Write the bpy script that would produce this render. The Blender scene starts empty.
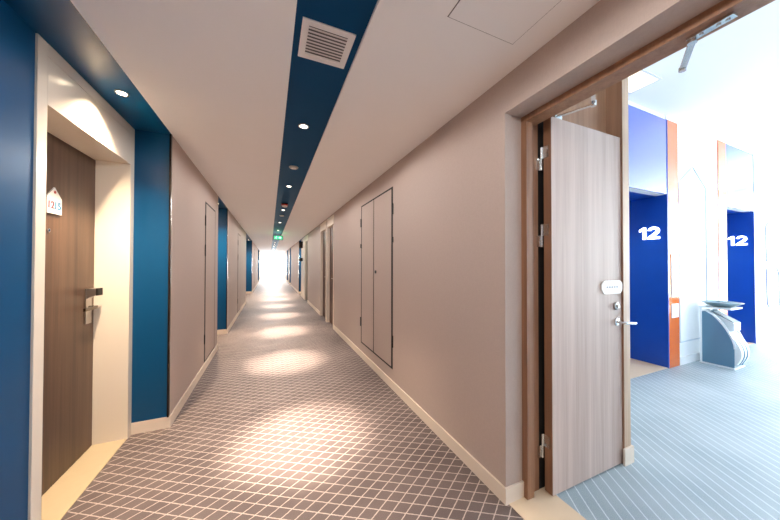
import bpy, bmesh, math, random
from mathutils import Vector, Matrix

C = bpy.context.scene.collection
PI = math.pi
random.seed(4)

# ------------------------------------------------------------------ materials
def lin(c):
    return tuple((v / 12.92) if v <= 0.04045 else ((v + 0.055) / 1.055) ** 2.4 for v in c)

def rgb(r, g, b):
    return lin((r / 255, g / 255, b / 255)) + (1,)

def new_mat(name):
    m = bpy.data.materials.new(name)
    m.use_nodes = True
    nt = m.node_tree
    return m, nt, nt.nodes['Principled BSDF']

def N(nt, typ, **kw):
    n = nt.nodes.new(typ)
    for k, v in kw.items():
        setattr(n, k, v)
    return n

def math_node(nt, op, a, b=None):
    n = N(nt, 'ShaderNodeMath', operation=op)
    for i, v in enumerate((a, b)):
        if v is None:
            continue
        if isinstance(v, (int, float)):
            n.inputs[i].default_value = v
        else:
            nt.links.new(v, n.inputs[i])
    return n.outputs[0]

def plain(name, col, rough=0.5, metal=0.0, spec=0.5, var=0.0, scale=40, bump=0.0, ior=None):
    m, nt, p = new_mat(name)
    p.inputs['Base Color'].default_value = col
    p.inputs['Roughness'].default_value = rough
    p.inputs['Metallic'].default_value = metal
    p.inputs['Specular IOR Level'].default_value = spec
    if ior:
        p.inputs['IOR'].default_value = ior
    if var or bump:
        tc = N(nt, 'ShaderNodeTexCoord')
        no = N(nt, 'ShaderNodeTexNoise')
        no.inputs['Scale'].default_value = scale
        no.inputs['Detail'].default_value = 4
        nt.links.new(tc.outputs['Object'], no.inputs['Vector'])
        if var:
            mx = N(nt, 'ShaderNodeMix', data_type='RGBA')
            mx.inputs[6].default_value = tuple(c * (1 - var) for c in col[:3]) + (1,)
            mx.inputs[7].default_value = tuple(min(1, c * (1 + var)) for c in col[:3]) + (1,)
            nt.links.new(no.outputs['Fac'], mx.inputs[0])
            nt.links.new(mx.outputs[2], p.inputs['Base Color'])
        if bump:
            bp = N(nt, 'ShaderNodeBump')
            bp.inputs['Strength'].default_value = bump
            bp.inputs['Distance'].default_value = 0.002
            nt.links.new(no.outputs['Fac'], bp.inputs['Height'])
            nt.links.new(bp.outputs['Normal'], p.inputs['Normal'])
    return m

def emit(name, col, strength):
    m, nt, p = new_mat(name)
    p.inputs['Base Color'].default_value = tuple(0.1 * c for c in col[:3]) + (1,)
    p.inputs['Emission Color'].default_value = col
    p.inputs['Emission Strength'].default_value = strength
    return m

def wood(name, dark, light, rough=0.45, scale=1.0, boards=0.0):
    """straight vertical grain; stretched noise along Z"""
    m, nt, p = new_mat(name)
    tc = N(nt, 'ShaderNodeTexCoord')
    mp = N(nt, 'ShaderNodeMapping')
    mp.inputs['Scale'].default_value = (38 * scale, 38 * scale, 1.1 * scale)
    nt.links.new(tc.outputs['Object'], mp.inputs['Vector'])
    n1 = N(nt, 'ShaderNodeTexNoise')
    n1.inputs['Scale'].default_value = 1.0
    n1.inputs['Detail'].default_value = 6
    n1.inputs['Roughness'].default_value = 0.65
    nt.links.new(mp.outputs[0], n1.inputs['Vector'])
    mp2 = N(nt, 'ShaderNodeMapping')
    mp2.inputs['Scale'].default_value = (9 * scale, 9 * scale, 0.12 * scale)
    nt.links.new(tc.outputs['Object'], mp2.inputs['Vector'])
    n2 = N(nt, 'ShaderNodeTexNoise')
    n2.inputs['Scale'].default_value = 1.0
    nt.links.new(mp2.outputs[0], n2.inputs['Vector'])
    f = math_node(nt, 'ADD', math_node(nt, 'MULTIPLY', n1.outputs['Fac'], 0.6),
                  math_node(nt, 'MULTIPLY', n2.outputs['Fac'], 0.5))
    rp = N(nt, 'ShaderNodeValToRGB')
    rp.color_ramp.elements[0].position = 0.34
    rp.color_ramp.elements[0].color = dark
    rp.color_ramp.elements[1].position = 0.74
    rp.color_ramp.elements[1].color = light
    nt.links.new(f, rp.inputs[0])
    nt.links.new(rp.outputs[0], p.inputs['Base Color'])
    p.inputs['Roughness'].default_value = rough
    bp = N(nt, 'ShaderNodeBump')
    bp.inputs['Strength'].default_value = 0.12
    bp.inputs['Distance'].default_value = 0.001
    nt.links.new(n1.outputs['Fac'], bp.inputs['Height'])
    nt.links.new(bp.outputs['Normal'], p.inputs['Normal'])
    return m

def carpet(name, dark, light, line, angles, spacing, width, mottled=3.0, rough=0.95, spec=0.1, line_mix=0.85):
    m, nt, p = new_mat(name)
    tc = N(nt, 'ShaderNodeTexCoord')
    sp = N(nt, 'ShaderNodeSeparateXYZ')
    nt.links.new(tc.outputs['Object'], sp.inputs[0])
    wob = N(nt, 'ShaderNodeTexNoise')
    wob.inputs['Scale'].default_value = 60
    nt.links.new(tc.outputs['Object'], wob.inputs['Vector'])
    wv = math_node(nt, 'MULTIPLY', math_node(nt, 'SUBTRACT', wob.outputs['Fac'], 0.5), 0.006)
    line_f = None
    for a, phase in angles:
        nx, ny = -math.sin(math.radians(a)), math.cos(math.radians(a))
        d = math_node(nt, 'ADD', math_node(nt, 'MULTIPLY', sp.outputs[0], nx),
                      math_node(nt, 'MULTIPLY', sp.outputs[1], ny))
        d = math_node(nt, 'ADD', d, 40 * spacing - phase)
        d = math_node(nt, 'ADD', d, wv)
        fr = math_node(nt, 'FRACT', math_node(nt, 'DIVIDE', d, spacing))
        t = math_node(nt, 'ABSOLUTE', math_node(nt, 'SUBTRACT', fr, 0.5))
        mr = N(nt, 'ShaderNodeMapRange')
        w = width / spacing
        mr.inputs['From Min'].default_value = 0.5 - w
        mr.inputs['From Max'].default_value = 0.5 - w * 0.35
        nt.links.new(t, mr.inputs['Value'])
        line_f = mr.outputs[0] if line_f is None else math_node(nt, 'MAXIMUM', line_f, mr.outputs[0])
    fine = N(nt, 'ShaderNodeTexNoise')
    fine.inputs['Scale'].default_value = 260
    fine.inputs['Detail'].default_value = 3
    nt.links.new(tc.outputs['Object'], fine.inputs['Vector'])
    big = N(nt, 'ShaderNodeTexNoise')
    big.inputs['Scale'].default_value = mottled
    big.inputs['Detail'].default_value = 5
    nt.links.new(tc.outputs['Object'], big.inputs['Vector'])
    f = math_node(nt, 'ADD', math_node(nt, 'MULTIPLY', fine.outputs['Fac'], 0.55),
                  math_node(nt, 'MULTIPLY', big.outputs['Fac'], 0.5))
    mr = N(nt, 'ShaderNodeMapRange')
    mr.inputs['From Min'].default_value = 0.3
    mr.inputs['From Max'].default_value = 0.75
    nt.links.new(f, mr.inputs['Value'])
    mx = N(nt, 'ShaderNodeMix', data_type='RGBA')
    mx.inputs[6].default_value = dark
    mx.inputs[7].default_value = light
    nt.links.new(mr.outputs[0], mx.inputs[0])
    m2 = N(nt, 'ShaderNodeMix', data_type='RGBA')
    nt.links.new(math_node(nt, 'MULTIPLY', line_f, line_mix), m2.inputs[0])
    nt.links.new(mx.outputs[2], m2.inputs[6])
    m2.inputs[7].default_value = line
    nt.links.new(m2.outputs[2], p.inputs['Base Color'])
    p.inputs['Roughness'].default_value = rough
    p.inputs['Specular IOR Level'].default_value = spec
    bp = N(nt, 'ShaderNodeBump')
    bp.inputs['Strength'].default_value = 0.35
    bp.inputs['Distance'].default_value = 0.004
    nt.links.new(fine.outputs['Fac'], bp.inputs['Height'])
    nt.links.new(bp.outputs['Normal'], p.inputs['Normal'])
    return m

def linen(name, col, var=0.07):
    """woven wall covering: two crossed stretched noises"""
    m, nt, p = new_mat(name)
    tc = N(nt, 'ShaderNodeTexCoord')
    fs = []
    for sc in ((60, 60, 420), (420, 420, 40)):
        mp = N(nt, 'ShaderNodeMapping')
        mp.inputs['Scale'].default_value = sc
        nt.links.new(tc.outputs['Object'], mp.inputs['Vector'])
        n = N(nt, 'ShaderNodeTexNoise')
        n.inputs['Scale'].default_value = 1.0
        n.inputs['Detail'].default_value = 2
        nt.links.new(mp.outputs[0], n.inputs['Vector'])
        fs.append(n.outputs['Fac'])
    f = math_node(nt, 'MULTIPLY', math_node(nt, 'ADD', fs[0], fs[1]), 0.5)
    mx = N(nt, 'ShaderNodeMix', data_type='RGBA')
    mx.inputs[6].default_value = tuple(c * (1 - 2 * var) for c in col[:3]) + (1,)
    mx.inputs[7].default_value = tuple(min(1, c * (1 + 2 * var)) for c in col[:3]) + (1,)
    nt.links.new(f, mx.inputs[0])
    nt.links.new(mx.outputs[2], p.inputs['Base Color'])
    p.inputs['Roughness'].default_value = 0.8
    p.inputs['Specular IOR Level'].default_value = 0.2
    bp = N(nt, 'ShaderNodeBump')
    bp.inputs['Strength'].default_value = 0.15
    bp.inputs['Distance'].default_value = 0.001
    nt.links.new(f, bp.inputs['Height'])
    nt.links.new(bp.outputs['Normal'], p.inputs['Normal'])
    return m

def glass_mat(name):
    m = bpy.data.materials.new(name)
    m.use_nodes = True
    nt = m.node_tree
    nt.nodes.clear()
    o = N(nt, 'ShaderNodeOutputMaterial')
    t = N(nt, 'ShaderNodeBsdfTransparent')
    t.inputs[0].default_value = (0.96, 0.98, 0.98, 1)
    g = N(nt, 'ShaderNodeBsdfGlossy')
    g.inputs['Roughness'].default_value = 0.02
    mx = N(nt, 'ShaderNodeMixShader')
    mx.inputs[0].default_value = 0.06
    nt.links.new(t.outputs[0], mx.inputs[1])
    nt.links.new(g.outputs[0], mx.inputs[2])
    nt.links.new(mx.outputs[0], o.inputs[0])
    return m

M = {}
M['carpet'] = carpet('corridor carpet', rgb(74, 65, 65), rgb(114, 101, 99), rgb(194, 180, 172),
                     [(-32, 0.043), (33, 0.030)], 0.0695, 0.0040, 3.0, 0.62, 0.3)
M['carpet_blue'] = carpet('lobby carpet', rgb(120, 142, 154), rgb(182, 195, 202), rgb(226, 236, 242),
                          [(58, 0.018)], 0.0700, 0.0046, 1.6, 0.48, 0.7, 0.7)
M['linen'] = linen('taupe linen wall covering', rgb(182, 166, 157))
M['ceiling'] = plain('ceiling paint', rgb(244, 242, 241), 0.85, var=0.015, scale=3)
M['white_paint'] = plain('white paint', rgb(238, 240, 242), 0.7)
M['blue'] = plain('blue lacquer wall', rgb(0, 70, 114), 0.36, spec=0.3, var=0.05, scale=6, bump=0.02)
M['blue_strip'] = plain('deep blue ceiling paint', rgb(0, 64, 104), 0.7, spec=0.12, var=0.03, scale=6)
M['cream'] = plain('cream lacquer', rgb(226, 216, 202), 0.22)
M['base_cream'] = plain('cream skirting paint', rgb(222, 208, 193), 0.8, spec=0.15)
M['stone'] = plain('beige stone', rgb(188, 172, 142), 0.35, var=0.06, scale=14)
M['stone_light'] = plain('pale stone', rgb(222, 200, 172), 0.4, var=0.05, scale=12)
M['dark_wood'] = wood('dark walnut veneer', rgb(58, 41, 32), rgb(102, 78, 62), 0.42)
M['brown_wood'] = wood('brown veneer', rgb(60, 40, 30), rgb(94, 67, 50), 0.5)
M['pale_wood'] = wood('pale oak veneer', rgb(166, 142, 130), rgb(204, 183, 173), 0.5, 0.8)
M['mid_wood'] = wood('oak frame veneer', rgb(124, 87, 62), rgb(168, 125, 96), 0.45)
M['light_wood'] = wood('light oak edging', rgb(178, 148, 122), rgb(212, 186, 160), 0.45)
M['edge_wood'] = wood('brown door edging', rgb(120, 82, 60), rgb(150, 110, 84), 0.5)
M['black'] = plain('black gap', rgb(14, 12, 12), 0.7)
M['black_metal'] = plain('blackened metal', rgb(34, 28, 26), 0.35, 0.6)
M['bronze'] = plain('dark bronze trim', rgb(52, 44, 42), 0.22, 0.85)
M['steel'] = plain('brushed steel', rgb(176, 172, 168), 0.32, 1.0, var=0.05, scale=80)
M['dark_steel'] = plain('dark polished steel', rgb(110, 104, 100), 0.2, 1.0)
M['chrome'] = plain('bright steel', rgb(222, 226, 228), 0.18, 1.0)
M['white_plastic'] = plain('white plastic', rgb(232, 228, 224), 0.4)
M['grey_plastic'] = plain('grey plastic', rgb(188, 182, 178), 0.5)
M['vent_white'] = plain('vent enamel', rgb(232, 226, 222), 0.5)
M['vent_shadow'] = plain('grey vent backing', rgb(96, 90, 90), 0.6)
M['red'] = plain('red plastic', rgb(196, 52, 44), 0.4)
M['orange'] = plain('orange glass', rgb(226, 112, 44), 0.12, ior=1.6)
M['elev_blue'] = plain('royal blue panel', rgb(14, 76, 178), 0.3, var=0.06, scale=9)
M['elev_glass'] = plain('glossy blue glass', rgb(70, 96, 196), 0.12, spec=0.9, ior=1.9)
M['bin_grey'] = plain('blue grey metal', rgb(98, 138, 164), 0.35, 0.4)
M['bin_dark'] = plain('dark slate metal', rgb(70, 96, 108), 0.5)
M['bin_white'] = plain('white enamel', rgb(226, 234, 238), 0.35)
M['dish'] = plain('grey green glaze', rgb(128, 154, 164), 0.3)
M['line_grey'] = plain('pale grey moulding', rgb(204, 214, 226), 0.5)
M['line_dark'] = plain('blue grey moulding', rgb(64, 84, 134), 0.5)
M['glass'] = glass_mat('window glass')
M['frame_white'] = plain('window frame paint', rgb(220, 224, 228), 0.4)
M['lamp_warm'] = emit('warm lamp lens', (1.0, 0.80, 0.55, 1), 14)
M['lamp_white'] = emit('white lamp lens', (1.0, 0.93, 0.8, 1), 6)
M['panel_light'] = emit('light panel', (1.0, 0.90, 0.72, 1), 1.2)
M['exit_green'] = emit('green exit panel', (0.02, 0.70, 0.28, 1), 0.7)
M['exit_white'] = emit('white exit pictogram', (0.75, 1.0, 0.85, 1), 0.9)
M['digit_glow'] = emit('lit digit', (1.0, 0.98, 1.0, 1), 3.2)
M['print_red'] = plain('red print', rgb(196, 58, 52), 0.5)
M['print_plum'] = plain('plum print', rgb(120, 60, 84), 0.5)
M['print_blue'] = plain('blue print', rgb(30, 132, 176), 0.5)
M['print_grey'] = plain('grey print', rgb(150, 150, 156), 0.5)

# ------------------------------------------------------------------ helpers
def BM():
    return bmesh.new()

def box(bm, x0, x1, y0, y1, z0, z1):
    vs = [bm.verts.new((x, y, z)) for x in (x0, x1) for y in (y0, y1) for z in (z0, z1)]
    for f in ((0, 1, 3, 2), (4, 6, 7, 5), (0, 4, 5, 1), (2, 3, 7, 6), (0, 2, 6, 4), (1, 5, 7, 3)):
        bm.faces.new([vs[i] for i in f])
    return bm

def B(*a):
    return box(BM(), *a)

def prism(bm, pts, axis, a, b):
    """extrude a 2D outline along an axis ('x': pts=(y,z), 'y': pts=(x,z), 'z': pts=(x,y))"""
    def P(p, t):
        return {'x': (t, p[0], p[1]), 'y': (p[0], t, p[1]), 'z': (p[0], p[1], t)}[axis]
    lo = [bm.verts.new(P(p, a)) for p in pts]
    hi = [bm.verts.new(P(p, b)) for p in pts]
    n = len(pts)
    bm.faces.new(lo)
    bm.faces.new(hi[::-1])
    for i in range(n):
        bm.faces.new((lo[i], hi[i], hi[(i + 1) % n], lo[(i + 1) % n]))
    return bm

def lathe(bm, prof, center, axis='z', seg=32):
    """revolve (radius, height) profile around an axis through center"""
    cx, cy, cz = center
    rings = []
    for r, h in prof:
        ring = []
        for k in range(seg):
            a = 2 * PI * k / seg
            u, v = r * math.cos(a), r * math.sin(a)
            co = {'z': (cx + u, cy + v, cz + h), 'x': (cx + h, cy + u, cz + v), 'y': (cx + u, cy + h, cz + v)}[axis]
            ring.append(bm.verts.new(co))
        rings.append(ring)
    for i in range(len(rings) - 1):
        for k in range(seg):
            bm.faces.new((rings[i][k], rings[i][(k + 1) % seg], rings[i + 1][(k + 1) % seg], rings[i + 1][k]))
    bm.faces.new(rings[0][::-1])
    bm.faces.new(rings[-1])
    return bm

def tube(bm, pts, r, seg=8):
    pts = [Vector(p) for p in pts]
    rings = []
    for i, p in enumerate(pts):
        d = (pts[min(i + 1, len(pts) - 1)] - pts[max(i - 1, 0)]).normalized()
        up = Vector((0, 0, 1)) if abs(d.z) < 0.9 else Vector((0, 1, 0))
        s = d.cross(up).normalized()
        t = s.cross(d)
        rings.append([bm.verts.new(p + r * (math.cos(2 * PI * k / seg) * s + math.sin(2 * PI * k / seg) * t)) for k in range(seg)])
    for i in range(len(rings) - 1):
        for k in range(seg):
            bm.faces.new((rings[i][k], rings[i][(k + 1) % seg], rings[i + 1][(k + 1) % seg], rings[i + 1][k]))
    bm.faces.new(rings[0][::-1])
    bm.faces.new(rings[-1])
    return bm

def plank(bm, a, b, w, h):
    """flat bar from a to b; w horizontal width, h vertical height"""
    a, b = Vector(a), Vector(b)
    d = (b - a).normalized()
    up = Vector((0, 0, 1)) if abs(d.z) < 0.95 else Vector((1, 0, 0))
    s = d.cross(up).normalized()
    u = s.cross(d)
    vs = []
    for p in (a, b):
        for i, j in ((-1, -1), (1, -1), (1, 1), (-1, 1)):
            vs.append(bm.verts.new(p + s * i * w / 2 + u * j * h / 2))
    for f in ((0, 1, 2, 3), (7, 6, 5, 4), (0, 4, 5, 1), (1, 5, 6, 2), (2, 6, 7, 3), (3, 7, 4, 0)):
        bm.faces.new([vs[i] for i in f])
    return bm

def obj(name, bm, m, parent=None, bevel=0.0, smooth=False):
    bmesh.ops.recalc_face_normals(bm, faces=bm.faces)
    if bevel:
        bmesh.ops.bevel(bm, geom=list(bm.edges), offset=bevel, segments=2, affect='EDGES', profile=0.7)
    off = Vector((0, 0, 0))
    p = parent
    while p is not None:
        off += Vector(p.location)
        p = p.parent
    if off.length:
        bmesh.ops.translate(bm, verts=bm.verts, vec=-off)
    if smooth:
        for f in bm.faces:
            f.smooth = True
    me = bpy.data.meshes.new(name)
    bm.to_mesh(me)
    bm.free()
    me.materials.append(M[m])
    if smooth:
        me.set_sharp_from_angle(angle=math.radians(40))
    o = bpy.data.objects.new(name, me)
    C.objects.link(o)
    if parent:
        o.parent = parent
    return o

def tag(o, label, cat, group=None):
    o['label'] = label
    o['category'] = cat
    if group:
        o['group'] = group
    return o

def thing(name, label, cat, loc, group=None, rotz=0.0):
    o = bpy.data.objects.new(name, None)
    o.empty_display_size = 0.05
    C.objects.link(o)
    o.location = loc
    o.rotation_euler = (0, 0, rotz)
    return tag(o, label, cat, group)

def struct(name, bm, m, parent=None, label=None, cat=None, bevel=0.0):
    o = obj(name, bm, m, parent, bevel)
    if parent is None:
        o['kind'] = 'structure'
        if label:
            o['label'] = label
        if cat:
            o['category'] = cat
    return o

def struct_root(name, loc, label, cat):
    o = bpy.data.objects.new(name, None)
    o.empty_display_size = 0.05
    C.objects.link(o)
    o.location = loc
    o['kind'] = 'structure'
    return tag(o, label, cat)

def dup(root, loc, label=None, group=None):
    r = root.copy()
    C.objects.link(r)
    r.location = loc
    if label:
        r['label'] = label
    if group:
        r['group'] = group
    for ch in list(root.children):
        c = ch.copy()
        C.objects.link(c)
        c.parent = r
        for g in list(ch.children):
            d = g.copy()
            C.objects.link(d)
            d.parent = c
    return r

def text_obj(name, body, size, loc, right, up, m, parent, extrude=0.001, width=None, bold=0.0):
    """flat lettering centred on loc; right/up are world directions"""
    cu = bpy.data.curves.new(name, 'FONT')
    cu.body = body
    cu.size = size
    cu.align_x = 'CENTER'
    cu.align_y = 'CENTER'
    cu.extrude = extrude
    cu.offset = bold
    tmp = bpy.data.objects.new(name, cu)
    C.objects.link(tmp)
    bpy.context.view_layer.update()
    dg = bpy.context.evaluated_depsgraph_get()
    me = bpy.data.meshes.new_from_object(tmp.evaluated_get(dg))
    bpy.data.objects.remove(tmp)
    r, u = Vector(right).normalized(), Vector(up).normalized()
    n = r.cross(u)
    xs = [v.co.x for v in me.vertices]
    ys = [v.co.y for v in me.vertices]
    cx, cy = (min(xs) + max(xs)) / 2, (min(ys) + max(ys)) / 2
    kx = (width / (max(xs) - min(xs))) if width else 1.0
    off = Vector((0, 0, 0))
    p = parent
    while p is not None:
        off += Vector(p.location)
        p = p.parent
    for v in me.vertices:
        v.co = Vector(loc) - off + r * (v.co.x - cx) * kx + u * (v.co.y - cy) + n * v.co.z
    me.materials.clear()
    me.materials.append(M[m])
    me.name = name
    o = bpy.data.objects.new(name, me)
    C.objects.link(o)
    o.parent = parent
    return o

# ------------------------------------------------------------------ dimensions
XL, XR = -0.785, 1.277          # corridor wall faces
ZC = 2.519                      # corridor ceiling
AL = 0.260                      # alcove depth
Y0, Y1 = -5.0, 33.0             # corridor ends
LOB_Y0, LOB_Y1 = -3.4, 1.965    # lobby
LOB_X1 = 11.5
ZL = 3.45
OP0, OP1 = -0.42, 1.235         # lobby door opening in the corridor wall

# ------------------------------------------------------------------ floors
struct('floor', B(XL - 0.6, 1.29, Y0, Y1 + 0.3, -0.1, 0.0), 'carpet')
bm = BM()
box(bm, 1.29, 2.0, 1.235, Y1 + 0.3, -0.1, 0.0)
struct('floor_alcoves', bm, 'carpet')
struct('trim_1', B(1.29, 1.60, OP0, OP1 + 0.03, -0.1, 0.004), 'stone_light',
       label='pale stone threshold under the open oak door to the lobby', cat='threshold')
struct('floor_lobby', B(1.60, LOB_X1, LOB_Y0, LOB_Y1, -0.1, 0.0), 'carpet_blue')

# ------------------------------------------------------------------ ceiling
bm = BM()
box(bm, XL, 0.1, Y0, Y1, ZC, ZC + 0.15)
box(bm, 0.42, XR, Y0, Y1, ZC, ZC + 0.15)
struct('ceiling', bm, 'ceiling')
struct('ceiling_strip', B(0.1, 0.42, Y0, Y1, ZC + 0.018, ZC + 0.15), 'blue_strip')
struct('ceiling_lobby', B(1.62, LOB_X1, LOB_Y0, LOB_Y1 + 0.7, ZL, ZL + 0.12), 'white_paint')

# ------------------------------------------------------------------ corridor side walls with blue alcoves
left_alc = [(0.90, 2.955), (5.31, 6.44), (11.24, 14.90), (22.2, 24.6), (28.6, 30.2)]
right_alc = [(12.9, 13.90), (19.4, 20.7), (22.3, 23.9), (28.6, 30.2)]
right_rec = [(6.02, 6.80), (6.90, 7.74), (10.47, 11.35)]      # shallow door recesses in the right wall

def side_wall(s, xf, spans, ya, yb, holes=()):
    """solid pieces of wall between the alcoves; s=-1 left, +1 right; holes = shallow recesses (y0,y1,depth,top)"""
    bm = BM()
    cuts = sorted(list(spans) + [(h[0], h[1]) for h in holes])
    y = ya
    xo = xf + s * 0.30
    for a, b in cuts:
        box(bm, min(xf, xo), max(xf, xo), y, a, 0, ZC)
        y = b
    box(bm, min(xf, xo), max(xf, xo), y, yb, 0, ZC)
    for a, b, d, top in holes:
        box(bm, min(xf, xo), max(xf, xo), a, b, top, ZC)
    return bm

struct('wall_left', side_wall(-1, XL, left_alc, Y0, Y1), 'linen')
struct('wall_right', side_wall(1, XR, right_alc, OP1, Y1, [(a, b, 0.06, 2.48) for a, b in right_rec]), 'linen')

def base_run(s, xf, spans, ya, yb):
    """skirting along a corridor wall, turning into each alcove's far return"""
    bm = BM()
    t, h = 0.012, 0.093
    y = ya
    for a, b in sorted(spans):
        if a > y:
            box(bm, min(xf, xf - s * t), max(xf, xf - s * t), y, a + (0.0), 0, h)
        y = b
    box(bm, min(xf, xf - s * t), max(xf, xf - s * t), y, yb, 0, h)
    return bm

bm = base_run(-1, XL, left_alc, Y0, Y1)
for a, b in left_alc:
    box(bm, XL - AL, XL + 0.012, b - 0.012, b, 0, 0.093)
struct('baseboard_left', bm, 'base_cream')
bm = base_run(1, XR, right_alc + right_rec, OP1, Y1)
for a, b in right_alc:
    box(bm, XR - 0.012, XR + AL, b - 0.012, b, 0, 0.093)
box(bm, XR - 0.012, 1.41, OP1 - 0.012, OP1, 0.0, 0.095)
struct('baseboard_right', bm, 'base_cream')

ndoor = 0
ntrim = 1
def alcove(s, xf, a, b, light_ys, fy, door_label):
    """blue niche with a cream framed room door; fy=(frame outer y0,y1)"""
    global ndoor, ntrim
    side = 'left' if s < 0 else 'right'
    X = lambda d: xf + s * d                       # depth behind the wall face
    def bx(bm, d0, d1, y0, y1, z0, z1):
        return box(bm, min(X(d0), X(d1)), max(X(d0), X(d1)), y0, y1, z0, z1)
    bm = BM()
    t = 0.006
    bx(bm, 0.0005, AL, a, a + t, 0, ZC)            # near return
    bx(bm, 0.012, AL, b - t, b, 0, ZC)             # far return
    bx(bm, AL, AL + 0.26, a, fy[0], 0, ZC)         # back wall either side of the frame
    bx(bm, AL, AL + 0.26, fy[1], b, 0, ZC)
    struct('wall_%s_alcove' % side, bm, 'blue')
    bm = BM()
    bx(bm, 0.0, 0.56, a, b, ZC, ZC + 0.15)
    struct('ceiling_alcove', bm, 'blue')
    # bronze corner strip at the far corner
    ntrim += 1
    bm = BM()
    bx(bm, -0.002, 0.012, b - 0.022, b + 0.002, 0.093, ZC)
    struct('trim_%d' % ntrim, bm, 'bronze')
    # door
    ndoor += 1
    ym = (fy[0] + fy[1]) / 2
    d = struct_root('door_%d' % ndoor, (X(AL), ym, 0), door_label, 'door')
    f0, f1 = AL - 0.010, 0.52
    fw = 0.068
    bm = BM()
    bx(bm, f0, f1, fy[0], fy[0] + fw, 0, ZC - 0.004)
    bx(bm, f0, f1, fy[1] - fw, fy[1], 0, ZC - 0.004)
    obj('door_frame', bm, 'cream', d, bevel=0.003)
    bm = BM()
    bx(bm, f0, f1, fy[0] + fw, fy[1] - fw, 2.205, 2.448)
    bx(bm, f0 + 0.006, f1, fy[0] + fw, fy[1] - fw, 2.448, 2.452)
    bx(bm, f0, f1, fy[0] + fw, fy[1] - fw, 2.452, ZC - 0.004)
    obj('header_panel', bm, 'cream', d)
    bm = BM()
    bx(bm, 0.461, 0.50, fy[0] + fw + 0.002, fy[1] - fw - 0.002, 0.008, 2.203)
    leaf = obj('door_leaf', bm, 'dark_wood', d)
    bm = BM()
    bx(bm, AL - 0.006, 0.46, fy[0] + fw, fy[1] - fw, -0.02, 0.006)
    obj('door_sill', bm, 'stone', d)
    bm = BM()
    bx(bm, 0.52, 0.56, a - 0.02, b + 0.02, -0.05, ZC)
    struct('wall_%s_backing' % side, bm, 'black')
    # lock set on the far edge of the leaf
    ly = fy[1] - fw - 0.085
    bm = BM()
    bx(bm, 0.451, 0.461, ly - 0.034, ly + 0.036, 0.955, 1.215)
    pl = obj('lock_plate', bm, 'steel', d, bevel=0.002)
    bm = BM()
    zt = 1.215
    pts = [(X(0.451), zt + 0.004), (X(0.451), zt - 0.075), (X(0.432), zt - 0.06), (X(0.392), zt - 0.05), (X(0.40), zt)]
    prism(bm, pts, 'y', ly - 0.03, ly + 0.032)
    obj('card_reader', bm, 'steel', pl, bevel=0.002)
    bm = BM()
    bx(bm, 0.388, 0.400, ly - 0.031, ly + 0.033, zt - 0.052, zt + 0.002)
    obj('card_slot', bm, 'black', pl)
    bm = BM()
    lathe(bm, [(0.012, 0), (0.012, 0.045)], (min(X(0.451), X(0.406)), ly, 1.075), 'x', 16)
    plank(bm, (X(0.412), ly + 0.012, 1.075), (X(0.415), ly - 0.135, 1.072), 0.014, 0.022)
    obj('door_handle', bm, 'dark_steel', pl, smooth=False)
    bm = BM()
    lathe(bm, [(0.011, 0), (0.013, 0.003), (0.013, 0.006), (0.007, 0.008)], (0, 0, 0), 'x', 20)
    if s > 0:
        bmesh.ops.scale(bm, vec=(-1, 1, 1), verts=bm.verts)
    bmesh.ops.translate(bm, verts=bm.verts, vec=(X(0.461), ym - 0.04, 1.605))
    obj('door_viewer', bm, 'chrome', d)
    return d

room_doors = []
lab_left = ['dark walnut room door in tall cream surround in the nearest blue alcove',
            'room door in the second blue alcove along the left wall',
            'room door in the third blue alcove along the left wall',
            'room door in the fourth blue alcove along the left wall',
            'room door in the last blue alcove along the left wall']
for k, (a, b) in enumerate(left_alc):
    fy = (1.900, 2.949) if k == 0 else (b - 1.02, b - 0.006)
    room_doors.append(alcove(-1, XL, a, b, None, fy, lab_left[k]))
lab_right = ['room door in the blue alcove of the right wall past the brown door',
             'room door in the second blue alcove along the right wall',
             'room door in the third blue alcove along the right wall',
             'room door in the farthest blue alcove of the right wall']
for k, (a, b) in enumerate(right_alc):
    alcove(1, XR, a, b, None, (b - 0.95, b - 0.006) if b - a < 1.1 else (b - 1.02, b - 0.006), lab_right[k])

# shallow cream portals with brown doors in the right wall
lab = ['brown door with steel handle in cream portal, nearest of the adjoining pair on the right',
       'brown door in cream portal, farther of the adjoining pair on the right wall',
       'brown door in cream portal before the first blue alcove on the right']
for k, (a, b) in enumerate(right_rec):
    ndoor += 1
    d = struct_root('door_%d' % ndoor, (XR, (a + b) / 2, 0), lab[k], 'door')
    bm = BM()
    x0, x1 = XR - 0.010, XR + 0.10
    box(bm, x0, x1, a, a + 0.035, 0, 2.48)
    box(bm, x0, x1, b - 0.055, b, 0, 2.48)
    box(bm, x0, x1, a + 0.035, b - 0.055, 2.28, 2.48)
    obj('door_frame', bm, 'base_cream', d)
    obj('door_leaf', B(XR + 0.055, XR + 0.095, a + 0.037, b - 0.057, 0.006, 2.278), 'brown_wood', d)
    bm = BM()
    lathe(bm, [(0.024, -0.0), (0.024, -0.008)], (XR + 0.055, a + 0.12, 1.08), 'x', 20)
    tube(bm, [(XR + 0.05, a + 0.12, 1.08), (XR + 0.01, a + 0.12, 1.08), (XR + 0.005, a + 0.13, 1.08), (XR + 0.005, a + 0.24, 1.08)], 0.009)
    obj('door_handle', bm, 'steel', d)
    struct('wall_right_backing', B(XR + 0.10, XR + 0.14, a, b, 0, 2.48), 'black')
    bmx = BM()
# cream pier between the brown door and the first right-hand alcove
ntrim += 1
struct('trim_%d' % ntrim, B(XR - 0.012, XR, 11.36, 12.6, 0.093, 2.48), 'base_cream',
       label='cream wall lining between the brown door and the first right-hand alcove', cat='wall lining')

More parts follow.
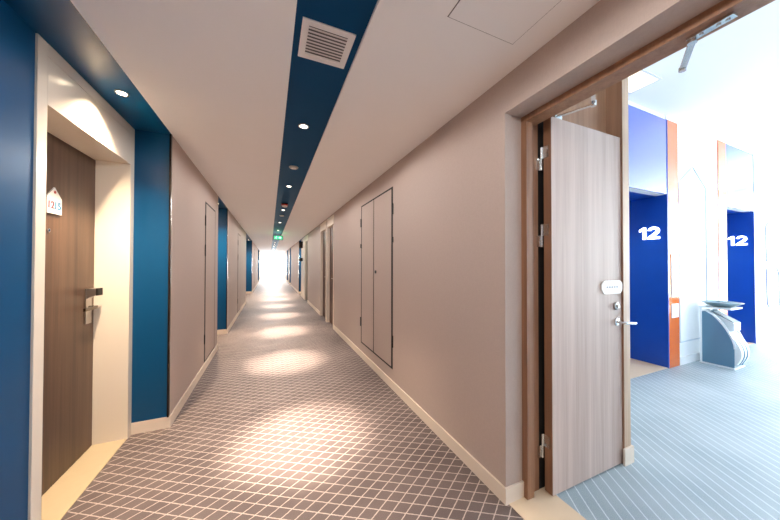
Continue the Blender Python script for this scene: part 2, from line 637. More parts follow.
# ------------------------------------------------------------------ flush cupboard doors
def cupboard(name, label, s, xf, y0, y1, z0, z1, split=None, lock=None, hinge_z=(), near=True, far=True):
    d = struct_root(name, (xf, (y0 + y1) / 2, 0), label, 'cupboard door')
    def sl(bm, d0, d1, ya, yb, za, zb):
        xa, xb = xf - s * d0, xf - s * d1
        return box(bm, min(xa, xb), max(xa, xb), ya, yb, za, zb)
    g, gv = 0.022, 0.042
    bm = BM()
    sl(bm, 0.0, 0.002, y0, y1, z0, z1)
    obj('shadow_gap', bm, 'black', d)
    ys = [y0 + gv, y1 - gv] if split is None else [y0 + gv, split - 0.014, split + 0.014, y1 - gv]
    for i in range(0, len(ys), 2):
        bm = BM()
        sl(bm, 0.002, 0.005, ys[i], ys[i + 1], z0 + g, z1 - g)
        obj('door_leaf', bm, 'linen', d)
    for hz0, hz1 in hinge_z:
        for on, yy in ((near, y0), (far, y1)):
            if on:
                bm = BM()
                sl(bm, 0.0, 0.010, yy - 0.012, yy + 0.016, hz0, hz1)
                obj('hinge', bm, 'black', d)
    if lock:
        bm = BM()
        xa = xf - s * 0.006
        lathe(bm, [(0.02, 0), (0.02, 0.008), (0.008, 0.009)], (0, 0, 0), 'x', 20)
        bmesh.ops.scale(bm, vec=(-s, 1, 1), verts=bm.verts)
        bmesh.ops.translate(bm, verts=bm.verts, vec=(xa, lock[0], lock[1]))
        obj('lock', bm, 'black_metal', d)
    return d

ndoor += 1
cupboard('door_%d' % ndoor, 'flush double riser cupboard door outlined in black on the right wall', 1, XR, 2.865, 4.050, 0.217, 2.284,
         3.488, (3.40, 1.30), ((0.465, 0.598), (1.648, 1.708), (1.965, 2.088)))
ndoor += 1
cupboard('door_%d' % ndoor, 'flush linen cupboard door on the left wall before the second alcove', -1, XL, 4.325, 5.055, 0.10, 2.226,
         None, None, ((0.348, 0.469), (1.507, 1.655), (1.908, 2.041)), True, False)
ndoor += 1
cupboard('door_%d' % ndoor, 'flush linen cupboard door on the left wall beyond the second alcove', -1, XL, 8.42, 9.15, 0.10, 2.226,
         None, None, ((0.348, 0.469), (1.507, 1.655), (1.908, 2.041)), True, False)
ndoor += 1
cupboard('door_%d' % ndoor, 'flush linen cupboard door on the left wall past the third alcove', -1, XL, 17.0, 17.8, 0.10, 2.226,
         None, None, ((0.348, 0.469), (1.507, 1.655), (1.908, 2.041)), True, False)

# ------------------------------------------------------------------ corridor ends
bm = BM()
box(bm, XL - 0.6, XR + 0.6, Y0 - 0.2, Y0, -0.1, ZC + 0.15)
struct('wall_back', bm, 'linen')

w = struct_root('window_1', (0.246, Y1, 0), 'bright full-height window at the far end of the corridor', 'window')
bm = BM()
t = 0.05
for x in (XL, 0.0, 0.7, XR - t):
    box(bm, x, x + t, Y1 + 0.02, Y1 + 0.10, 0.0, ZC)
for z in (0.0, 0.55, ZC - 0.06):
    box(bm, XL + t, 0.0, Y1 + 0.03, Y1 + 0.09, z, z + 0.06)
    box(bm, t, 0.7, Y1 + 0.03, Y1 + 0.09, z, z + 0.06)
    box(bm, 0.7 + t, XR - t, Y1 + 0.03, Y1 + 0.09, z, z + 0.06)
obj('window_frame', bm, 'frame_white', w)
obj('window_pane', B(XL + 0.02, XR - 0.02, Y1 + 0.055, Y1 + 0.065, 0.02, ZC - 0.02), 'glass', w)
bm = BM()
box(bm, XL - 0.6, XL, Y1, Y1 + 0.3, -0.1, ZC + 0.15)
box(bm, XR, XR + 0.6, Y1, Y1 + 0.3, -0.1, ZC + 0.15)
struct('wall_end', bm, 'linen')

# ------------------------------------------------------------------ opening to the lobby, lobby shell
ZO = 2.30
bm = BM()
box(bm, XR, 1.56, Y0, OP0, 0, ZC)                     # right wall nearer than the opening (behind the camera)
box(bm, XR, 1.56, OP0, OP1, ZO, ZC)                   # over the opening
struct('wall_right_near', bm, 'linen')
bm = BM()
box(bm, 1.56, 1.62, LOB_Y0, OP0 - 0.09, 0, ZL)
box(bm, 1.56, 1.62, OP0 - 0.09, OP1 + 0.09, 2.44, ZL)
struct('wall_lobby_front', bm, 'white_paint')
struct('wall_lobby_mass', B(1.60, 2.29, 1.245, 2.6, 0, ZL), 'mid_wood')
bm = BM()
box(bm, 2.292, 2.366, 1.143, LOB_Y1 + 0.4, 0, ZL)
struct('wall_lobby_pier', bm, 'light_wood')
bm = BM()
box(bm, 2.288, 2.292, 1.1435, 1.245, 0.0, ZL)
ntrim += 1
struct('trim_%d' % ntrim, bm, 'mid_wood')
bm = BM()
box(bm, 2.270, 2.379, 1.130, 1.143, 0, 0.115)
box(bm, 2.366, 2.379, 1.143, LOB_Y1, 0, 0.115)
struct('baseboard_lobby_pier', bm, 'base_cream')

# elevator wall with two recessed entrances
E1, E2 = (3.82, 4.97), (6.80, 7.95)
HB = 2.362
bm = BM()
yb = LOB_Y1 + 0.12
box(bm, 2.376, E1[0], LOB_Y1, yb, 0, ZL)
box(bm, E1[1], E2[0], LOB_Y1, yb, 0, ZL)
box(bm, E2[1], LOB_X1, LOB_Y1, yb, 0, ZL)
for e in (E1, E2):
    box(bm, e[0], e[1], LOB_Y1 + 0.012, yb, HB, ZL)
struct('wall_lobby_lifts', bm, 'white_paint')
struct('baseboard_lobby', (lambda b_: (box(b_, 5.25, 6.51, LOB_Y1 - 0.014, LOB_Y1, 0, 0.11), box(b_, E2[1], LOB_X1, LOB_Y1 - 0.014, LOB_Y1, 0, 0.11), b_)[2])(BM()), 'white_paint')
for k, e in enumerate((E1, E2)):
    nm = ('nearer', 'farther')[k]
    bm = BM()
    box(bm, e[1] - 0.004, e[1] + 0.06, LOB_Y1 + 0.013, 2.62, 0, HB + 0.05)       # right reveal
    box(bm, e[0] - 0.06, e[0] + 0.004, LOB_Y1 + 0.013, 2.62, 0, HB + 0.05)               # left reveal
    box(bm, e[0], e[1], yb, 2.62, HB, HB + 0.05)                     # soffit
    struct('wall_lift_%s' % nm, bm, 'elev_blue')
    ntrim += 1
    struct('trim_%d' % ntrim, B(e[0], e[1] - 0.012, LOB_Y1 - 0.004, LOB_Y1 + 0.012, HB, 3.383), 'elev_glass',
           label='glossy blue glass panel above the %s lift entrance' % nm, cat='wall panel')
    ntrim += 1
    struct('trim_%d' % ntrim, B(e[1] - 0.012, e[1] + 0.006, LOB_Y1 - 0.008, LOB_Y1 + 0.012, 0, 3.383), 'elev_blue',
           label='narrow dark blue edge strip right of the %s lift entrance' % nm, cat='trim')
    struct('floor_lift_%s' % nm, B(e[0], e[1], LOB_Y1, 2.62, -0.1, 0.003), 'stone_light')
    ndoor += 1
    d = struct_root('door_%d' % ndoor, ((e[0] + e[1]) / 2, 2.5, 0), 'steel lift doors inside the %s blue entrance' % nm, 'lift door')
    obj('door_leaf', B(e[0] + 0.04, (e[0] + e[1]) / 2 - 0.002, 2.5, 2.54, 0.006, 2.2), 'steel', d)
    obj('door_leaf', B((e[0] + e[1]) / 2 + 0.002, e[1] - 0.04, 2.5, 2.54, 0.006, 2.2), 'steel', d)
    bm = BM()
    box(bm, e[0], e[0] + 0.04, 2.48, 2.56, 0.003, HB)
    box(bm, e[1] - 0.04, e[1], 2.48, 2.56, 0.003, HB)
    box(bm, e[0] + 0.04, e[1] - 0.04, 2.48, 2.56, 2.2, HB)
    obj('door_frame', bm, 'steel', d)
    struct('wall_lift_back', B(e[0] - 0.06, e[1] + 0.06, 2.62, 2.68, -0.05, HB + 0.05), 'black')
ntrim += 1
struct('trim_%d' % ntrim, B(E1[1] + 0.006, 5.246, LOB_Y1 - 0.010, LOB_Y1, 0, 3.383), 'orange',
       label='orange glass upright panel right of the nearer lift entrance', cat='wall panel')
ntrim += 1
struct('trim_%d' % ntrim, B(6.514, E2[0], LOB_Y1 - 0.010, LOB_Y1, 0, 3.383), 'orange',
       label='orange glass upright panel left of the farther lift entrance', cat='wall panel')
# lobby outer walls; the far end is a window wall
bm = BM()
WY0, WY1, WZ0, WZ1 = LOB_Y0 + 0.3, LOB_Y1 - 0.35, 0.1, 3.3
box(bm, LOB_X1, LOB_X1 + 0.15, LOB_Y0, WY0, 0, ZL)
box(bm, LOB_X1, LOB_X1 + 0.15, WY1, LOB_Y1 + 0.12, 0, ZL)
box(bm, LOB_X1, LOB_X1 + 0.15, WY0, WY1, 0, WZ0)
box(bm, LOB_X1, LOB_X1 + 0.15, WY0, WY1, WZ1, ZL)
struct('wall_lobby_right', bm, 'white_paint')
struct('wall_lobby_near', B(1.56, LOB_X1 + 0.15, LOB_Y0 - 0.15, LOB_Y0, 0, ZL), 'white_paint')
w = struct_root('window_2', (LOB_X1 + 0.1, (WY0 + WY1) / 2, 0), 'full-height glazing at the far end of the lobby', 'window')
bm = BM()
for i in range(5):
    y = WY0 + (WY1 - WY0 - 0.06) * i / 4
    box(bm, LOB_X1 + 0.05, LOB_X1 + 0.13, y, y + 0.06, WZ0, WZ1)
obj('window_frame', bm, 'frame_white', w)
obj('window_pane', B(LOB_X1 + 0.085, LOB_X1 + 0.095, WY0, WY1, WZ0, WZ1), 'glass', w)

# ------------------------------------------------------------------ lobby door: frame + open leaf
ndoor += 1
door = struct_root('door_%d' % ndoor, (1.56, OP1, 0), 'pale oak door leaf standing open into the bright lobby, in an oak frame', 'door')
bm = BM()
# hinge-side jamb with a rebate, head, far jamb
box(bm, 1.41, 1.462, 1.197, OP1, 0.004, 2.262)
box(bm, 1.462, 1.542, 1.226, 1.285, 0.004, 2.332)
box(bm, 1.41, 1.500, OP0, OP1, 2.262, 2.42)
box(bm, 1.500, 1.520, OP0, OP1, 2.270, 2.42)
box(bm, 1.520, 1.60, OP0, 1.285, 2.332, 2.42)
box(bm, 1.41, 1.60, OP0 - 0.06, OP0 + 0.03, 0.004, 2.262)
obj('door_frame', bm, 'mid_wood', door)
obj('gap_shade', B(1.542, 1.60, 1.228, 1.285, 0.004, 2.332), 'black', door)  # black block painting in the deep shade between jamb and leaf
LX0, LX1, LY0, LY1 = 1.568, 2.287, 1.155, 1.206
leaf = obj('door_leaf', B(LX0 + 0.003, LX1, LY0, LY1, 0.008, 2.305), 'pale_wood', door)
obj('edge_band', B(LX0, LX0 + 0.003, LY0 + 0.0015, LY1, 0.008, 2.305), 'edge_wood', leaf)
for z0, z1 in ((1.99, 2.135), (1.51, 1.65), (0.205, 0.35)):
    bm = BM()
    lathe(bm, [(0.007, 0), (0.007, z1 - z0)], (1.561, 1.217, z0), 'z', 14)
    zm = (z0 + z1) / 2
    box(bm, 1.5640, 1.5685, 1.170, 1.217, zm, z1)
    box(bm, 1.528, 1.5605, 1.2195, 1.2255, z0, zm)
    for dz in (0.015, 0.05):
        box(bm, 1.5625, 1.5685, 1.178, 1.186, zm + dz, zm + dz + 0.008)
    obj('hinge', bm, 'chrome', door)
# lever handle, rose and cylinder
bm = BM()
lathe(bm, [(0.026, 0), (0.026, -0.008), (0.022, -0.010)], (2.222, LY0, 1.002), 'y', 24)
h = obj('handle_rose', bm, 'chrome', leaf, smooth=True)
bm = BM()
tube(bm, [(2.222, LY0 - 0.008, 1.002), (2.222, LY0 - 0.050, 1.002), (2.228, LY0 - 0.058, 1.002), (2.240, LY0 - 0.060, 1.002), (2.335, LY0 - 0.058, 0.992)], 0.0095, 12)
obj('door_handle', bm, 'chrome', h, smooth=True)
bm = BM()
lathe(bm, [(0.027, 0), (0.027, -0.010), (0.022, -0.013), (0.012, -0.014), (0.012, -0.024)], (2.215, LY0, 1.112), 'y', 24)
obj('lock_cylinder', bm, 'steel', leaf, smooth=True)
ntrim += 1
# small white end block under the open leaf by the pier
# oval sign on the leaf
s = thing('door_sign', 'white rounded plate fixed on the open pale oak door above its handle', 'sign', (2.17, LY0, 1.245))
bm = BM()
pts = []
for cx, a0 in ((2.245, -90), (2.096, 90)):
    for i in range(13):
        a = math.radians(a0 + 180 * i / 12)
        pts.append((cx + 0.046 * math.cos(a), 1.245 + 0.046 * math.sin(a)))
prism(bm, pts, 'y', LY0 - 0.008, LY0)
obj('plate', bm, 'white_plastic', s)
bm = BM()
for i in range(5):
    x = 2.10 + i * 0.028
    box(bm, x, x + 0.018, LY0 - 0.0088, LY0 - 0.008, 1.240, 1.252)
obj('lettering', bm, 'print_grey', s)

# closers: folding arm above the open leaf, and the loose arm on the head
c = thing('door_closer', 'steel folding closer arm over the top of the open oak door', 'door closer', (1.56, 0.9, 2.352))
obj('bracket', plank(BM(), (1.535, 0.93, 2.344), (1.535, 0.80, 2.344), 0.03, 0.014), 'chrome', c)
a = obj('arm', plank(BM(), (1.535, 0.895, 2.330), (1.705, 0.992, 2.330), 0.02, 0.009), 'chrome', c)
bm = plank(BM(), (1.705, 0.992, 2.322), (1.640, 1.160, 2.322), 0.02, 0.008)
obj('forearm', bm, 'chrome', c)
bm = BM()
lathe(bm, [(0.014, 0), (0.014, 0.03)], (1.705, 0.992, 2.312), 'z', 16)
obj('joint', bm, 'chrome', c)
bm = B(1.61, 1.675, 1.158, 1.20, 2.305, 2.326)
obj('foot', bm, 'chrome', c)
c = thing('door_closer', 'loose steel closer arm hanging from the door head above the opening, nearest the camera', 'door closer', (1.50, 0.45, 2.30))
bm = plank(BM(), (1.462, 0.512, 2.257), (1.452, 0.392, 2.257), 0.030, 0.010)
for y in (0.41, 0.432, 0.475):
    lathe(bm, [(0.006, 0), (0.006, -0.004)], (1.457, y, 2.252), 'z', 10)
obj('bracket', bm, 'chrome', c)
bm = plank(BM(), (1.460, 0.500, 2.245), (1.624, 0.588, 2.241), 0.020, 0.009)
obj('arm', bm, 'chrome', c)
bm = BM()
lathe(bm, [(0.014, 0), (0.014, 0.018)], (1.461, 0.501, 2.238), 'z', 16)
obj('joint', bm, 'chrome', c)
bm = BM()
lathe(bm, [(0.012, 0), (0.012, 0.016)], (1.622, 0.587, 2.232), 'z', 16)
obj('joint', bm, 'chrome', c)

# ------------------------------------------------------------------ room number plate
ym = 2.425
xs = -1.245
s = thing('room_number_plate', 'white house-shaped plate reading 1215 on the dark walnut door', 'sign', (xs, ym, 1.70))
bm = BM()
prism(bm, [(ym - 0.064, 1.712), (ym + 0.064, 1.712), (ym + 0.064, 1.812), (ym, 1.878), (ym - 0.064, 1.812)], 'x', xs, xs + 0.008)
obj('plate', bm, 'white_plastic', s)
bm = BM()
lathe(bm, [(0.009, 0), (0.009, 0.003)], (xs + 0.007, ym, 1.848), 'x', 18)
obj('dot', bm, 'print_red', s)
text_obj('digits', '12', 0.062, (xs + 0.009, ym - 0.029, 1.765), (0, 1, 0), (0, 0, 1), 'print_plum', s, 0.001, 0.052, 0.0012)
text_obj('digits', '15', 0.062, (xs + 0.009, ym + 0.029, 1.765), (0, 1, 0), (0, 0, 1), 'print_blue', s, 0.001, 0.052, 0.0012)

# ------------------------------------------------------------------ ceiling fittings
zs = ZC + 0.018
v = thing('air_vent', 'square white louvred air vent set in the blue ceiling strip', 'air vent', (0.257, 1.43, zs))
x0, x1, y0, y1 = 0.133, 0.386, 1.317, 1.573
bw = 0.032
bm = BM()
for a in ((x0, x1, y0, y0 + bw), (x0, x1, y1 - bw, y1), (x0, x0 + bw, y0 + bw, y1 - bw), (x1 - bw, x1, y0 + bw, y1 - bw)):
    box(bm, a[0], a[1], a[2], a[3], zs - 0.006, zs)
obj('frame', bm, 'vent_white', v)
obj('backing', B(x0 + bw, x1 - bw, y0 + bw, y1 - bw, zs - 0.002, zs), 'vent_shadow', v)
for i in range(9):
    yc = y0 + bw + (y1 - y0 - 2 * bw) * (i + 0.5) / 9
    bm = BM()
    prism(bm, [(yc - 0.009, zs - 0.009), (yc - 0.006, zs - 0.009), (yc + 0.010, zs - 0.003), (yc + 0.007, zs - 0.003)], 'x', x0 + bw, x1 - bw)
    obj('slat', bm, 'vent_white', v)

bm = BM()
g = 0.004
px0, px1, py0, py1 = 0.729, 1.125, 0.55, 1.036
pan = thing('ceiling_access_panel', 'square ceiling access panel outlined by a thin gap near the lobby door', 'access panel', (0.927, 0.8, ZC))
obj('panel', B(px0 + g, px1 - g, py0 + g, py1 - g, ZC - 0.004, ZC), 'ceiling', pan)
bm = BM()
for a in ((px0, px1, py0, py0 + g), (px0, px1, py1 - g, py1), (px0, px0 + g, py0 + g, py1 - g), (px1 - g, px1, py0 + g, py1 - g)):
    box(bm, a[0], a[1], a[2], a[3], ZC - 0.0015, ZC)
obj('gap', bm, 'vent_shadow', pan)

def point(name, loc, energy, col, radius):
    l = bpy.data.lights.new(name, 'POINT')
    l.energy = energy
    l.color = col
    l.shadow_soft_size = radius
    o = bpy.data.objects.new(name, l)
    o.location = loc
    C.objects.link(o)
    return o

def spot(name, loc, energy, angle, blend, col, radius=0.03, rot=(0, 0, 0)):
    l = bpy.data.lights.new(name, 'SPOT')
    l.energy = energy
    l.spot_size = math.radians(angle)
    l.spot_blend = blend
    l.color = col
    l.shadow_soft_size = radius
    o = bpy.data.objects.new(name, l)
    o.location = loc
    o.rotation_euler = rot
    C.objects.link(o)
    return o

def downlight(label, loc, r, trim, lens, group):
    t = thing('downlight', label, 'ceiling light', loc, group)
    x, y, z = loc
    bm = BM()
    seg = 28
    lathe(bm, [(r * 0.72, 0.0), (r * 0.72, -0.003), (r * 0.80, -0.006), (r, -0.004), (r, 0.0)], loc, 'z', seg)
    obj('trim_ring', bm, trim, t, smooth=True)
    bm = BM()
    lathe(bm, [(r * 0.70, -0.0035), (r * 0.5, -0.0062), (r * 0.2, -0.0072)], loc, 'z', seg)
    obj('lens', bm, lens, t, smooth=True)
    return t

WARM = (1.0, 0.76, 0.52)
ords = ['first', 'second', 'third', 'fourth', 'fifth', 'sixth', 'seventh', 'eighth', 'ninth', 'tenth',
        'eleventh', 'twelfth', 'thirteenth', 'fourteenth', 'fifteenth', 'sixteenth']
lab0 = 'lit downlight in the blue ceiling strip, first one past the air vent'
d0 = downlight(lab0, (0.25, 2.37, zs), 0.042, 'grey_plastic', 'lamp_white', 'downlights in the blue ceiling strip')
POOL = (1.0, 0.82, 0.65)
for k in range(16):
    y = 2.37 + 1.92 * k
    if k:
        dup(d0, (0.25, y, zs), 'lit downlight in the blue ceiling strip, %s one past the air vent' % ords[k])
    spot('strip_spot', (0.25, y, zs - 0.02), 900, 30, 1.0, POOL, 0.03)
    spot('strip_spot', (0.25, y, zs - 0.02), 210, 64, 1.0, POOL, 0.03)
for y in (0.45, -1.47, -3.39):
    spot('strip_spot', (0.25, y, zs - 0.02), 900, 30, 1.0, POOL, 0.03)
    spot('strip_spot', (0.25, y, zs - 0.02), 210, 64, 1.0, POOL, 0.03)

ys = [(-1, 2.355, 'lit downlight in the blue soffit over door 1215'),
      (-1, 5.95, 'lit downlight in the soffit of the second blue alcove on the left'),
      (-1, 12.2, 'lit downlight in the third left alcove, nearer of its two'),
      (-1, 14.3, 'lit downlight in the third left alcove, farther of its two'),
      (-1, 24.0, 'lit downlight in the soffit of the fourth blue alcove on the left'),
      (1, 13.4, 'lit downlight in the soffit of the first blue alcove on the right'),
      (1, 20.1, 'lit downlight in the soffit of the second blue alcove on the right'),
      (1, 23.3, 'lit downlight in the soffit of the third blue alcove on the right')]
d1 = None
for s, y, lb in ys:
    x = -0.895 if s < 0 else XR + 0.11
    if d1 is None:
        d1 = downlight(lb, (x, y, ZC), 0.038, 'steel', 'lamp_warm', 'downlights in the alcove soffits')
    else:
        dup(d1, (x, y, ZC), lb)
    spot('alcove_spot', (x, y, ZC - 0.02), 85, 116, 0.7, WARM, 0.025)
    spot('alcove_spot', (x, y, ZC - 0.02), 165, 86, 1.0, WARM, 0.025)

def disc(name, label, y, r, mats, cat):
    t = thing(name, label, cat, (0.25, y, zs))
    bm = BM()
    lathe(bm, [(r, 0), (r, -0.006), (r * 0.86, -0.014), (r * 0.3, -0.017)], (0.25, y, zs), 'z', 28)
    obj('cover', bm, mats, t, smooth=True)
    return t
t = disc('ceiling_speaker', 'flat grey unlit disc in the blue strip between first and second downlights', 3.42, 0.052, 'grey_plastic', 'speaker')
obj('grille', lathe(BM(), [(0.03, -0.0150), (0.03, -0.0172)], (0.25, 3.42, zs), 'z', 24), 'vent_white', t)
t = disc('ceiling_speaker', 'flat grey disc in the blue strip beyond the red smoke detector', 6.95, 0.050, 'grey_plastic', 'speaker')
obj('grille', lathe(BM(), [(0.03, -0.0150), (0.03, -0.0172)], (0.25, 6.95, zs), 'z', 24), 'vent_white', t)
t = thing('smoke_detector', 'smoke detector with red band on the blue ceiling strip', 'smoke detector', (0.25, 5.55, zs))
obj('base', lathe(BM(), [(0.062, 0), (0.062, -0.02)], (0.25, 5.55, zs), 'z', 28), 'black_metal', t)
obj('band', lathe(BM(), [(0.058, -0.02), (0.058, -0.042)], (0.25, 5.55, zs), 'z', 28), 'red', t)
obj('head', lathe(BM(), [(0.05, -0.042), (0.044, -0.066), (0.02, -0.072)], (0.25, 5.55, zs), 'z', 28), 'white_plastic', t)

# exit sign
e = thing('exit_sign', 'hanging green exit sign in a black case below the blue ceiling strip', 'exit sign', (0.282, 11.0, 2.447))
obj('case', B(0.119, 0.445, 10.985, 11.015, 2.294, 2.447), 'black', e, bevel=0.003)
obj('panel', B(0.139, 0.425, 10.981, 10.985, 2.312, 2.430), 'exit_green', e)
bm = BM()
# running figure and arrow
prism(bm, [(0.30, 2.345), (0.345, 2.345), (0.345, 2.325), (0.395, 2.371), (0.345, 2.417), (0.345, 2.397), (0.30, 2.397)], 'y', 10.979, 10.981)
obj('arrow', bm, 'exit_white', e)
bm = BM()
lathe(bm, [(0.014, 0.0), (0.014, 0.002)], (0.222, 10.979, 2.413), 'y', 14)
for p, q in (((0.214, 2.398), (0.20, 2.362)), ((0.20, 2.362), (0.172, 2.352)), ((0.172, 2.352), (0.165, 2.328)), ((0.20, 2.362), (0.226, 2.345)),
             ((0.226, 2.345), (0.222, 2.322)), ((0.214, 2.394), (0.245, 2.378)), ((0.214, 2.394), (0.186, 2.386))):
    plank(bm, (p[0], 10.980, p[1]), (q[0], 10.980, q[1]), 0.002, 0.012)
obj('running_figure', bm, 'exit_white', e)
for x in (0.18, 0.384):
    obj('hanger', tube(BM(), [(x, 11.0, 2.447), (x, 11.0, zs)], 0.006), 'black_metal', e)
l = bpy.data.lights.new('exit_glow', 'POINT')
l.energy = 3.0
l.color = (0.05, 1.0, 0.4)
l.shadow_soft_size = 0.05
o = bpy.data.objects.new('exit_glow', l)
o.location = (0.282, 10.85, 2.40)
C.objects.link(o)

# projecting signs by the right-hand brown door
p0 = None
for z0, z1, lb in ((2.06, 2.34, 'upper small dark sign projecting from the right wall near the exit sign'),
                   (1.52, 1.66, 'lower small dark sign projecting from the right wall near the exit sign')):
    t = thing('wall_sign', lb, 'sign', (XR, 12.0, z0))
    obj('plate', B(XR - 0.17, XR - 0.03, 11.995, 12.005, z0, z1), 'black_metal', t)
    obj('bracket', B(XR - 0.03, XR - 0.012, 11.98, 12.02, z0, z1), 'steel', t)

# ------------------------------------------------------------------ lobby things
for k, (e, yy) in enumerate(((E1, 2.152), (E2, 2.150))):
    nm = ('nearer', 'farther')[k]
    x = e[1]
    t = thing('floor_number_sign', 'glowing white number 12 on the blue side of the %s lift entrance' % nm, 'sign', (x, yy, 1.74))
    w_ = 0.112
    hh = 0.265
    def face(pts2d, name, yc):
        bm = BM()
        prism(bm, [(yc - p[0], 1.762 + p[1]) for p in pts2d], 'x', x - 0.022, x)
        return obj(name, bm, 'digit_glow', t)
    face([(0.010, 0), (0.010, 0.128), (-0.030, 0.112), (-0.030, 0.142), (0.018, 0.172), (0.044, 0.172), (0.044, 0)], 'digit', yy + 0.088)
    arc = lambda r, a0, a1, n: [(r * 1.15 * math.cos(math.radians(a0 + (a1 - a0) * i / n)), 0.116 + r * math.sin(math.radians(a0 + (a1 - a0) * i / n))) for i in range(n + 1)]
    outer = arc(0.056, 172, -42, 16)
    inner = arc(0.026, -42, 172, 10)
    face(outer + [(0.004, 0.032), (0.066, 0.032), (0.066, 0.0), (-0.066, 0.0), (-0.066, 0.026)] + inner[1:], 'digit', yy - 0.045)

# white plates standing in for washed-out glare on the orange upright; buttons are added
t = thing('wall_glare_plates', 'white plates standing in for glare on the orange upright beside the nearer lift', 'glare plates', (5.12, LOB_Y1 - 0.010, 1.0))
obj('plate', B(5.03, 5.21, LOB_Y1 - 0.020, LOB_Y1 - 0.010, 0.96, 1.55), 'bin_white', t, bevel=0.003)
for z in (1.12, 1.20):
    obj('added_button', lathe(BM(), [(0.02, 0), (0.02, -0.006)], (5.12, LOB_Y1 - 0.020, z), 'y', 18), 'chrome', t)
obj('lower_glare_plate', B(5.03, 5.21, LOB_Y1 - 0.018, LOB_Y1 - 0.010, 0.675, 0.865), 'bin_white', t, bevel=0.003)

def outline(label, pts, closed, r, m):
    global ntrim
    ntrim += 1
    bm = BM()
    P = pts + ([pts[0]] if closed else [])
    for a, b in zip(P[:-1], P[1:]):
        plank(bm, (a[0], LOB_Y1 - 0.006, a[1]), (b[0], LOB_Y1 - 0.006, b[1]), 0.012, r)
    return struct('trim_%d' % ntrim, bm, m, label=label, cat='wall moulding')
outline('thin grey house-shaped line moulding on the white wall between the lifts',
        [(5.275, 0.315), (5.275, 2.56), (5.69, 2.838), (6.10, 2.56), (6.10, 0.315)], True, 0.012, 'line_grey')
outline('house-shaped line moulding with rising roof line right of the farther lift',
        [(8.50, 1.46), (8.50, 2.13), (8.60, 2.19), (9.75, 2.50), (10.9, 2.19), (10.9, 0.62)], False, 0.022, 'line_dark')
outline('lower rounded box-shaped line moulding right of the farther lift',
        [(8.40, 1.42), (8.94, 1.365), (9.08, 1.31), (9.14, 1.2), (9.14, 0.60), (8.60, 0.62), (8.52, 0.68), (8.50, 1.33)], False, 0.022, 'line_dark')

# litter bin with tray, dish on top
t = thing('litter_bin', 'grey blue curved-front litter bin with white rim against the lobby wall', 'litter bin', (5.9, 1.75, 0))
prof = [(1.885, 0.02), (1.885, 0.735), (1.85, 0.745), (1.785, 0.70), (1.735, 0.64), (1.69, 0.575), (1.655, 0.51), (1.63, 0.45), (1.607, 0.39), (1.592, 0.33), (1.587, 0.27), (1.587, 0.02)]
XB0, XB1 = 5.70, 6.00
for x in (XB0, XB1 - 0.016):
    obj('side_panel', prism(BM(), prof, 'x', x, x + 0.016), 'bin_grey', t)
# white rim following the side profile
rim = prof[1:11]
for x in (XB0 - 0.008, XB1 - 0.012):
    outer = [(y - 0.016, z + 0.012) for y, z in rim]
    obj('rim', prism(BM(), rim + outer[::-1], 'x', x, x + 0.02), 'bin_white', t)
bm = BM()
drum = [(1.60, 0.03)] + [(1.585 - 0.06 * math.sin(PI * i / 14), 0.03 + 0.37 * i / 14) for i in range(1, 15)] + [(1.66, 0.5), (1.70, 0.5), (1.70, 0.03)]
prism(bm, drum, 'x', XB0 + 0.016, XB1 - 0.016)
obj('front_drum', bm, 'bin_white', t)
bm = BM()
for i in range(2):
    x = XB0 + 0.09 + i * 0.1
    prism(bm, [(p[0] - 0.008, p[1]) for p in drum[:15]] + [(p[0] + 0.001, p[1]) for p in drum[:15]][::-1], 'x', x, x + 0.012)
obj('front_rib', bm, 'bin_grey', t)
bm = BM()
prism(bm, [(1.83, 0.745), (1.60, 0.605), (1.60, 0.50), (1.70, 0.47), (1.83, 0.60)], 'x', XB0 + 0.06, XB1 - 0.03)
obj('chute', bm, 'bin_white', t)
bm = BM()
prism(bm, [(1.82, 0.752), (1.61, 0.622), (1.61, 0.612), (1.82, 0.742)], 'x', XB0 + 0.075, XB1 - 0.045)
obj('flap', bm, 'bin_dark', t)
obj('back_panel', B(XB0, XB1, 1.885, 1.905, 0.02, 0.79), 'bin_white', t)
obj('base', B(XB0 - 0.02, XB1 + 0.01, 1.575, 1.91, 0.0, 0.02), 'bin_white', t)
bm = BM()
box(bm, XB0 - 0.03, XB1 + 0.04, 1.60, 1.905, 0.79, 0.812)
obj('top_tray', bm, 'bin_white', t, bevel=0.004)
t = thing('dish', 'wide shallow grey green dish on top of the litter bin', 'dish', (5.84, 1.735, 0.812))
bm = BM()
lathe(bm, [(0.07, 0.0), (0.085, 0.0), (0.15, 0.03), (0.195, 0.06), (0.202, 0.062), (0.196, 0.068), (0.145, 0.042), (0.09, 0.018), (0.02, 0.016)], (5.84, 1.735, 0.812), 'z', 40)
obj('bowl', bm, 'dish', t, smooth=True)
bm = BM()
lathe(bm, [(0.13, 0.034), (0.11, 0.044), (0.03, 0.048)], (5.84, 1.735, 0.812), 'z', 32)
obj('sand', bm, 'grey_plastic', t, smooth=True)

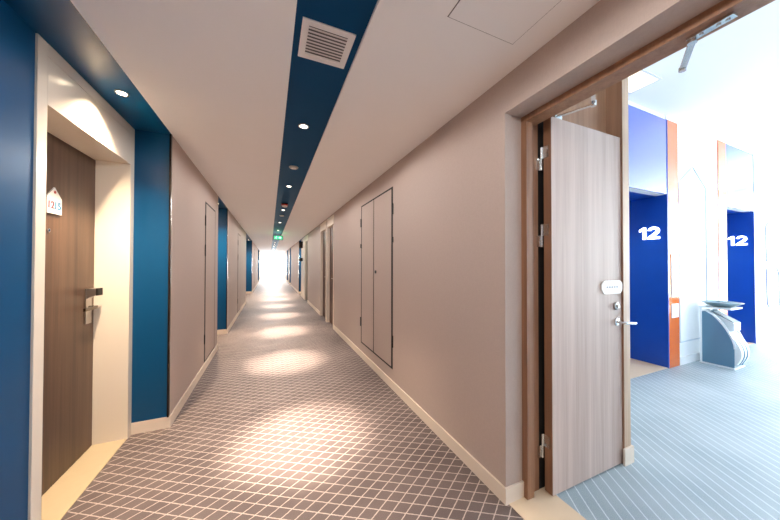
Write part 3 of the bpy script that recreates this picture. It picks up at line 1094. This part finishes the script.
# lobby ceiling lights
t0 = None
for k, (x, y, lb) in enumerate(((3.66, 1.74, 'rectangular lit ceiling panel in the lobby before the nearer lift'),
                                (6.8, 0.2, 'rectangular lit ceiling panel in the middle of the lobby'),
                                (6.8, -2.0, 'rectangular lit ceiling panel near the lobby glazing'),
                                (9.6, 0.2, 'rectangular lit ceiling panel at the far end of the lobby'))):
    t = thing('ceiling_light', lb, 'ceiling light', (x, y, ZL), 'lit panels in the lobby ceiling')
    bm = BM()
    q = 0.28
    r = 0.15
    for a in ((-q, q, -r, -r + 0.02), (-q, q, r - 0.02, r), (-q, -q + 0.02, -r + 0.02, r - 0.02), (q - 0.02, q, -r + 0.02, r - 0.02)):
        box(bm, x + a[0], x + a[1], y + a[2], y + a[3], ZL - 0.012, ZL)
    obj('frame', bm, 'frame_white', t)
    obj('diffuser', B(x - q + 0.02, x + q - 0.02, y - r + 0.02, y + r - 0.02, ZL - 0.008, ZL), 'panel_light', t)

# ------------------------------------------------------------------ lights
for k in range(-3, 16):
    spot('strip_wide', (0.25, 2.37 + 1.92 * k, zs - 0.03), 27, 178, 0.2, (1.0, 0.97, 0.94), 0.05)
def area(name, loc, target, sx, sy, energy, col):
    l = bpy.data.lights.new(name, 'AREA')
    l.shape = 'RECTANGLE'
    l.size, l.size_y = sx, sy
    l.energy = energy
    l.color = col
    o = bpy.data.objects.new(name, l)
    o.location = loc
    d = Vector(target) - Vector(loc)
    o.rotation_euler = d.to_track_quat('-Z', 'Y').to_euler()
    C.objects.link(o)
    return o

COOL = (0.90, 0.955, 1.0)
area('daylight_lobby', (LOB_X1 + 0.4, (WY0 + WY1) / 2, 1.75), (0, (WY0 + WY1) / 2, 1.2), 4.6, 3.1, 560, COOL)
area('daylight_corridor_end', (0.246, Y1 + 0.5, 1.26), (0.246, 0, 1.2), 2.0, 2.4, 1000, COOL)
for e in (E1, E2):
    spot('lift_spot', ((e[0] + e[1]) / 2, 2.3, HB - 0.03), 30, 110, 0.8, (1.0, 0.8, 0.6))

w = bpy.data.worlds.new('World')
bpy.context.scene.world = w
w.use_nodes = True
nt = w.node_tree
bg = nt.nodes['Background']
sky = nt.nodes.new('ShaderNodeTexSky')
sky.sky_type = 'HOSEK_WILKIE'
sky.turbidity = 8
sky.sun_direction = (0.3, 0.2, 0.9)
mx = nt.nodes.new('ShaderNodeMix')
mx.data_type = 'RGBA'
mx.inputs[0].default_value = 0.85
nt.links.new(sky.outputs[0], mx.inputs[6])
mx.inputs[7].default_value = (1.0, 1.0, 1.0, 1)
nt.links.new(mx.outputs[2], bg.inputs['Color'])
bg.inputs['Strength'].default_value = 2.5

# ------------------------------------------------------------------ camera (solved from the photo's vanishing points)
f = 277.565
yaw, pitch, roll = 0.40877, 0.010912, 0.0017307
fw = Vector((math.sin(yaw), math.cos(yaw), 0))
rt = Vector((math.cos(yaw), -math.sin(yaw), 0))
up = Vector((0, 0, 1))
f2 = fw * math.cos(pitch) + up * math.sin(pitch)
u2 = up * math.cos(pitch) - fw * math.sin(pitch)
r3 = rt * math.cos(roll) + u2 * math.sin(roll)
u3 = u2 * math.cos(roll) - rt * math.sin(roll)
cam = bpy.data.cameras.new('Camera')
cam.sensor_width = 36
cam.lens = f / 780 * 36
cam.shift_y = 1.30 / 780
cam.clip_start = 0.02
co = bpy.data.objects.new('Camera', cam)
mw = Matrix((r3, u3, -f2)).transposed().to_4x4()
mw.translation = (0, 0, 1.4)
co.matrix_world = mw
C.objects.link(co)
sc = bpy.context.scene
sc.camera = co
sc.view_settings.view_transform = 'Standard'
sc.view_settings.look = 'None'
sc.view_settings.gamma = 1
sc.view_settings.use_curve_mapping = False
sc.view_settings.exposure = 0.56
sc.cycles.diffuse_bounces = 8
sc.cycles.max_bounces = 14
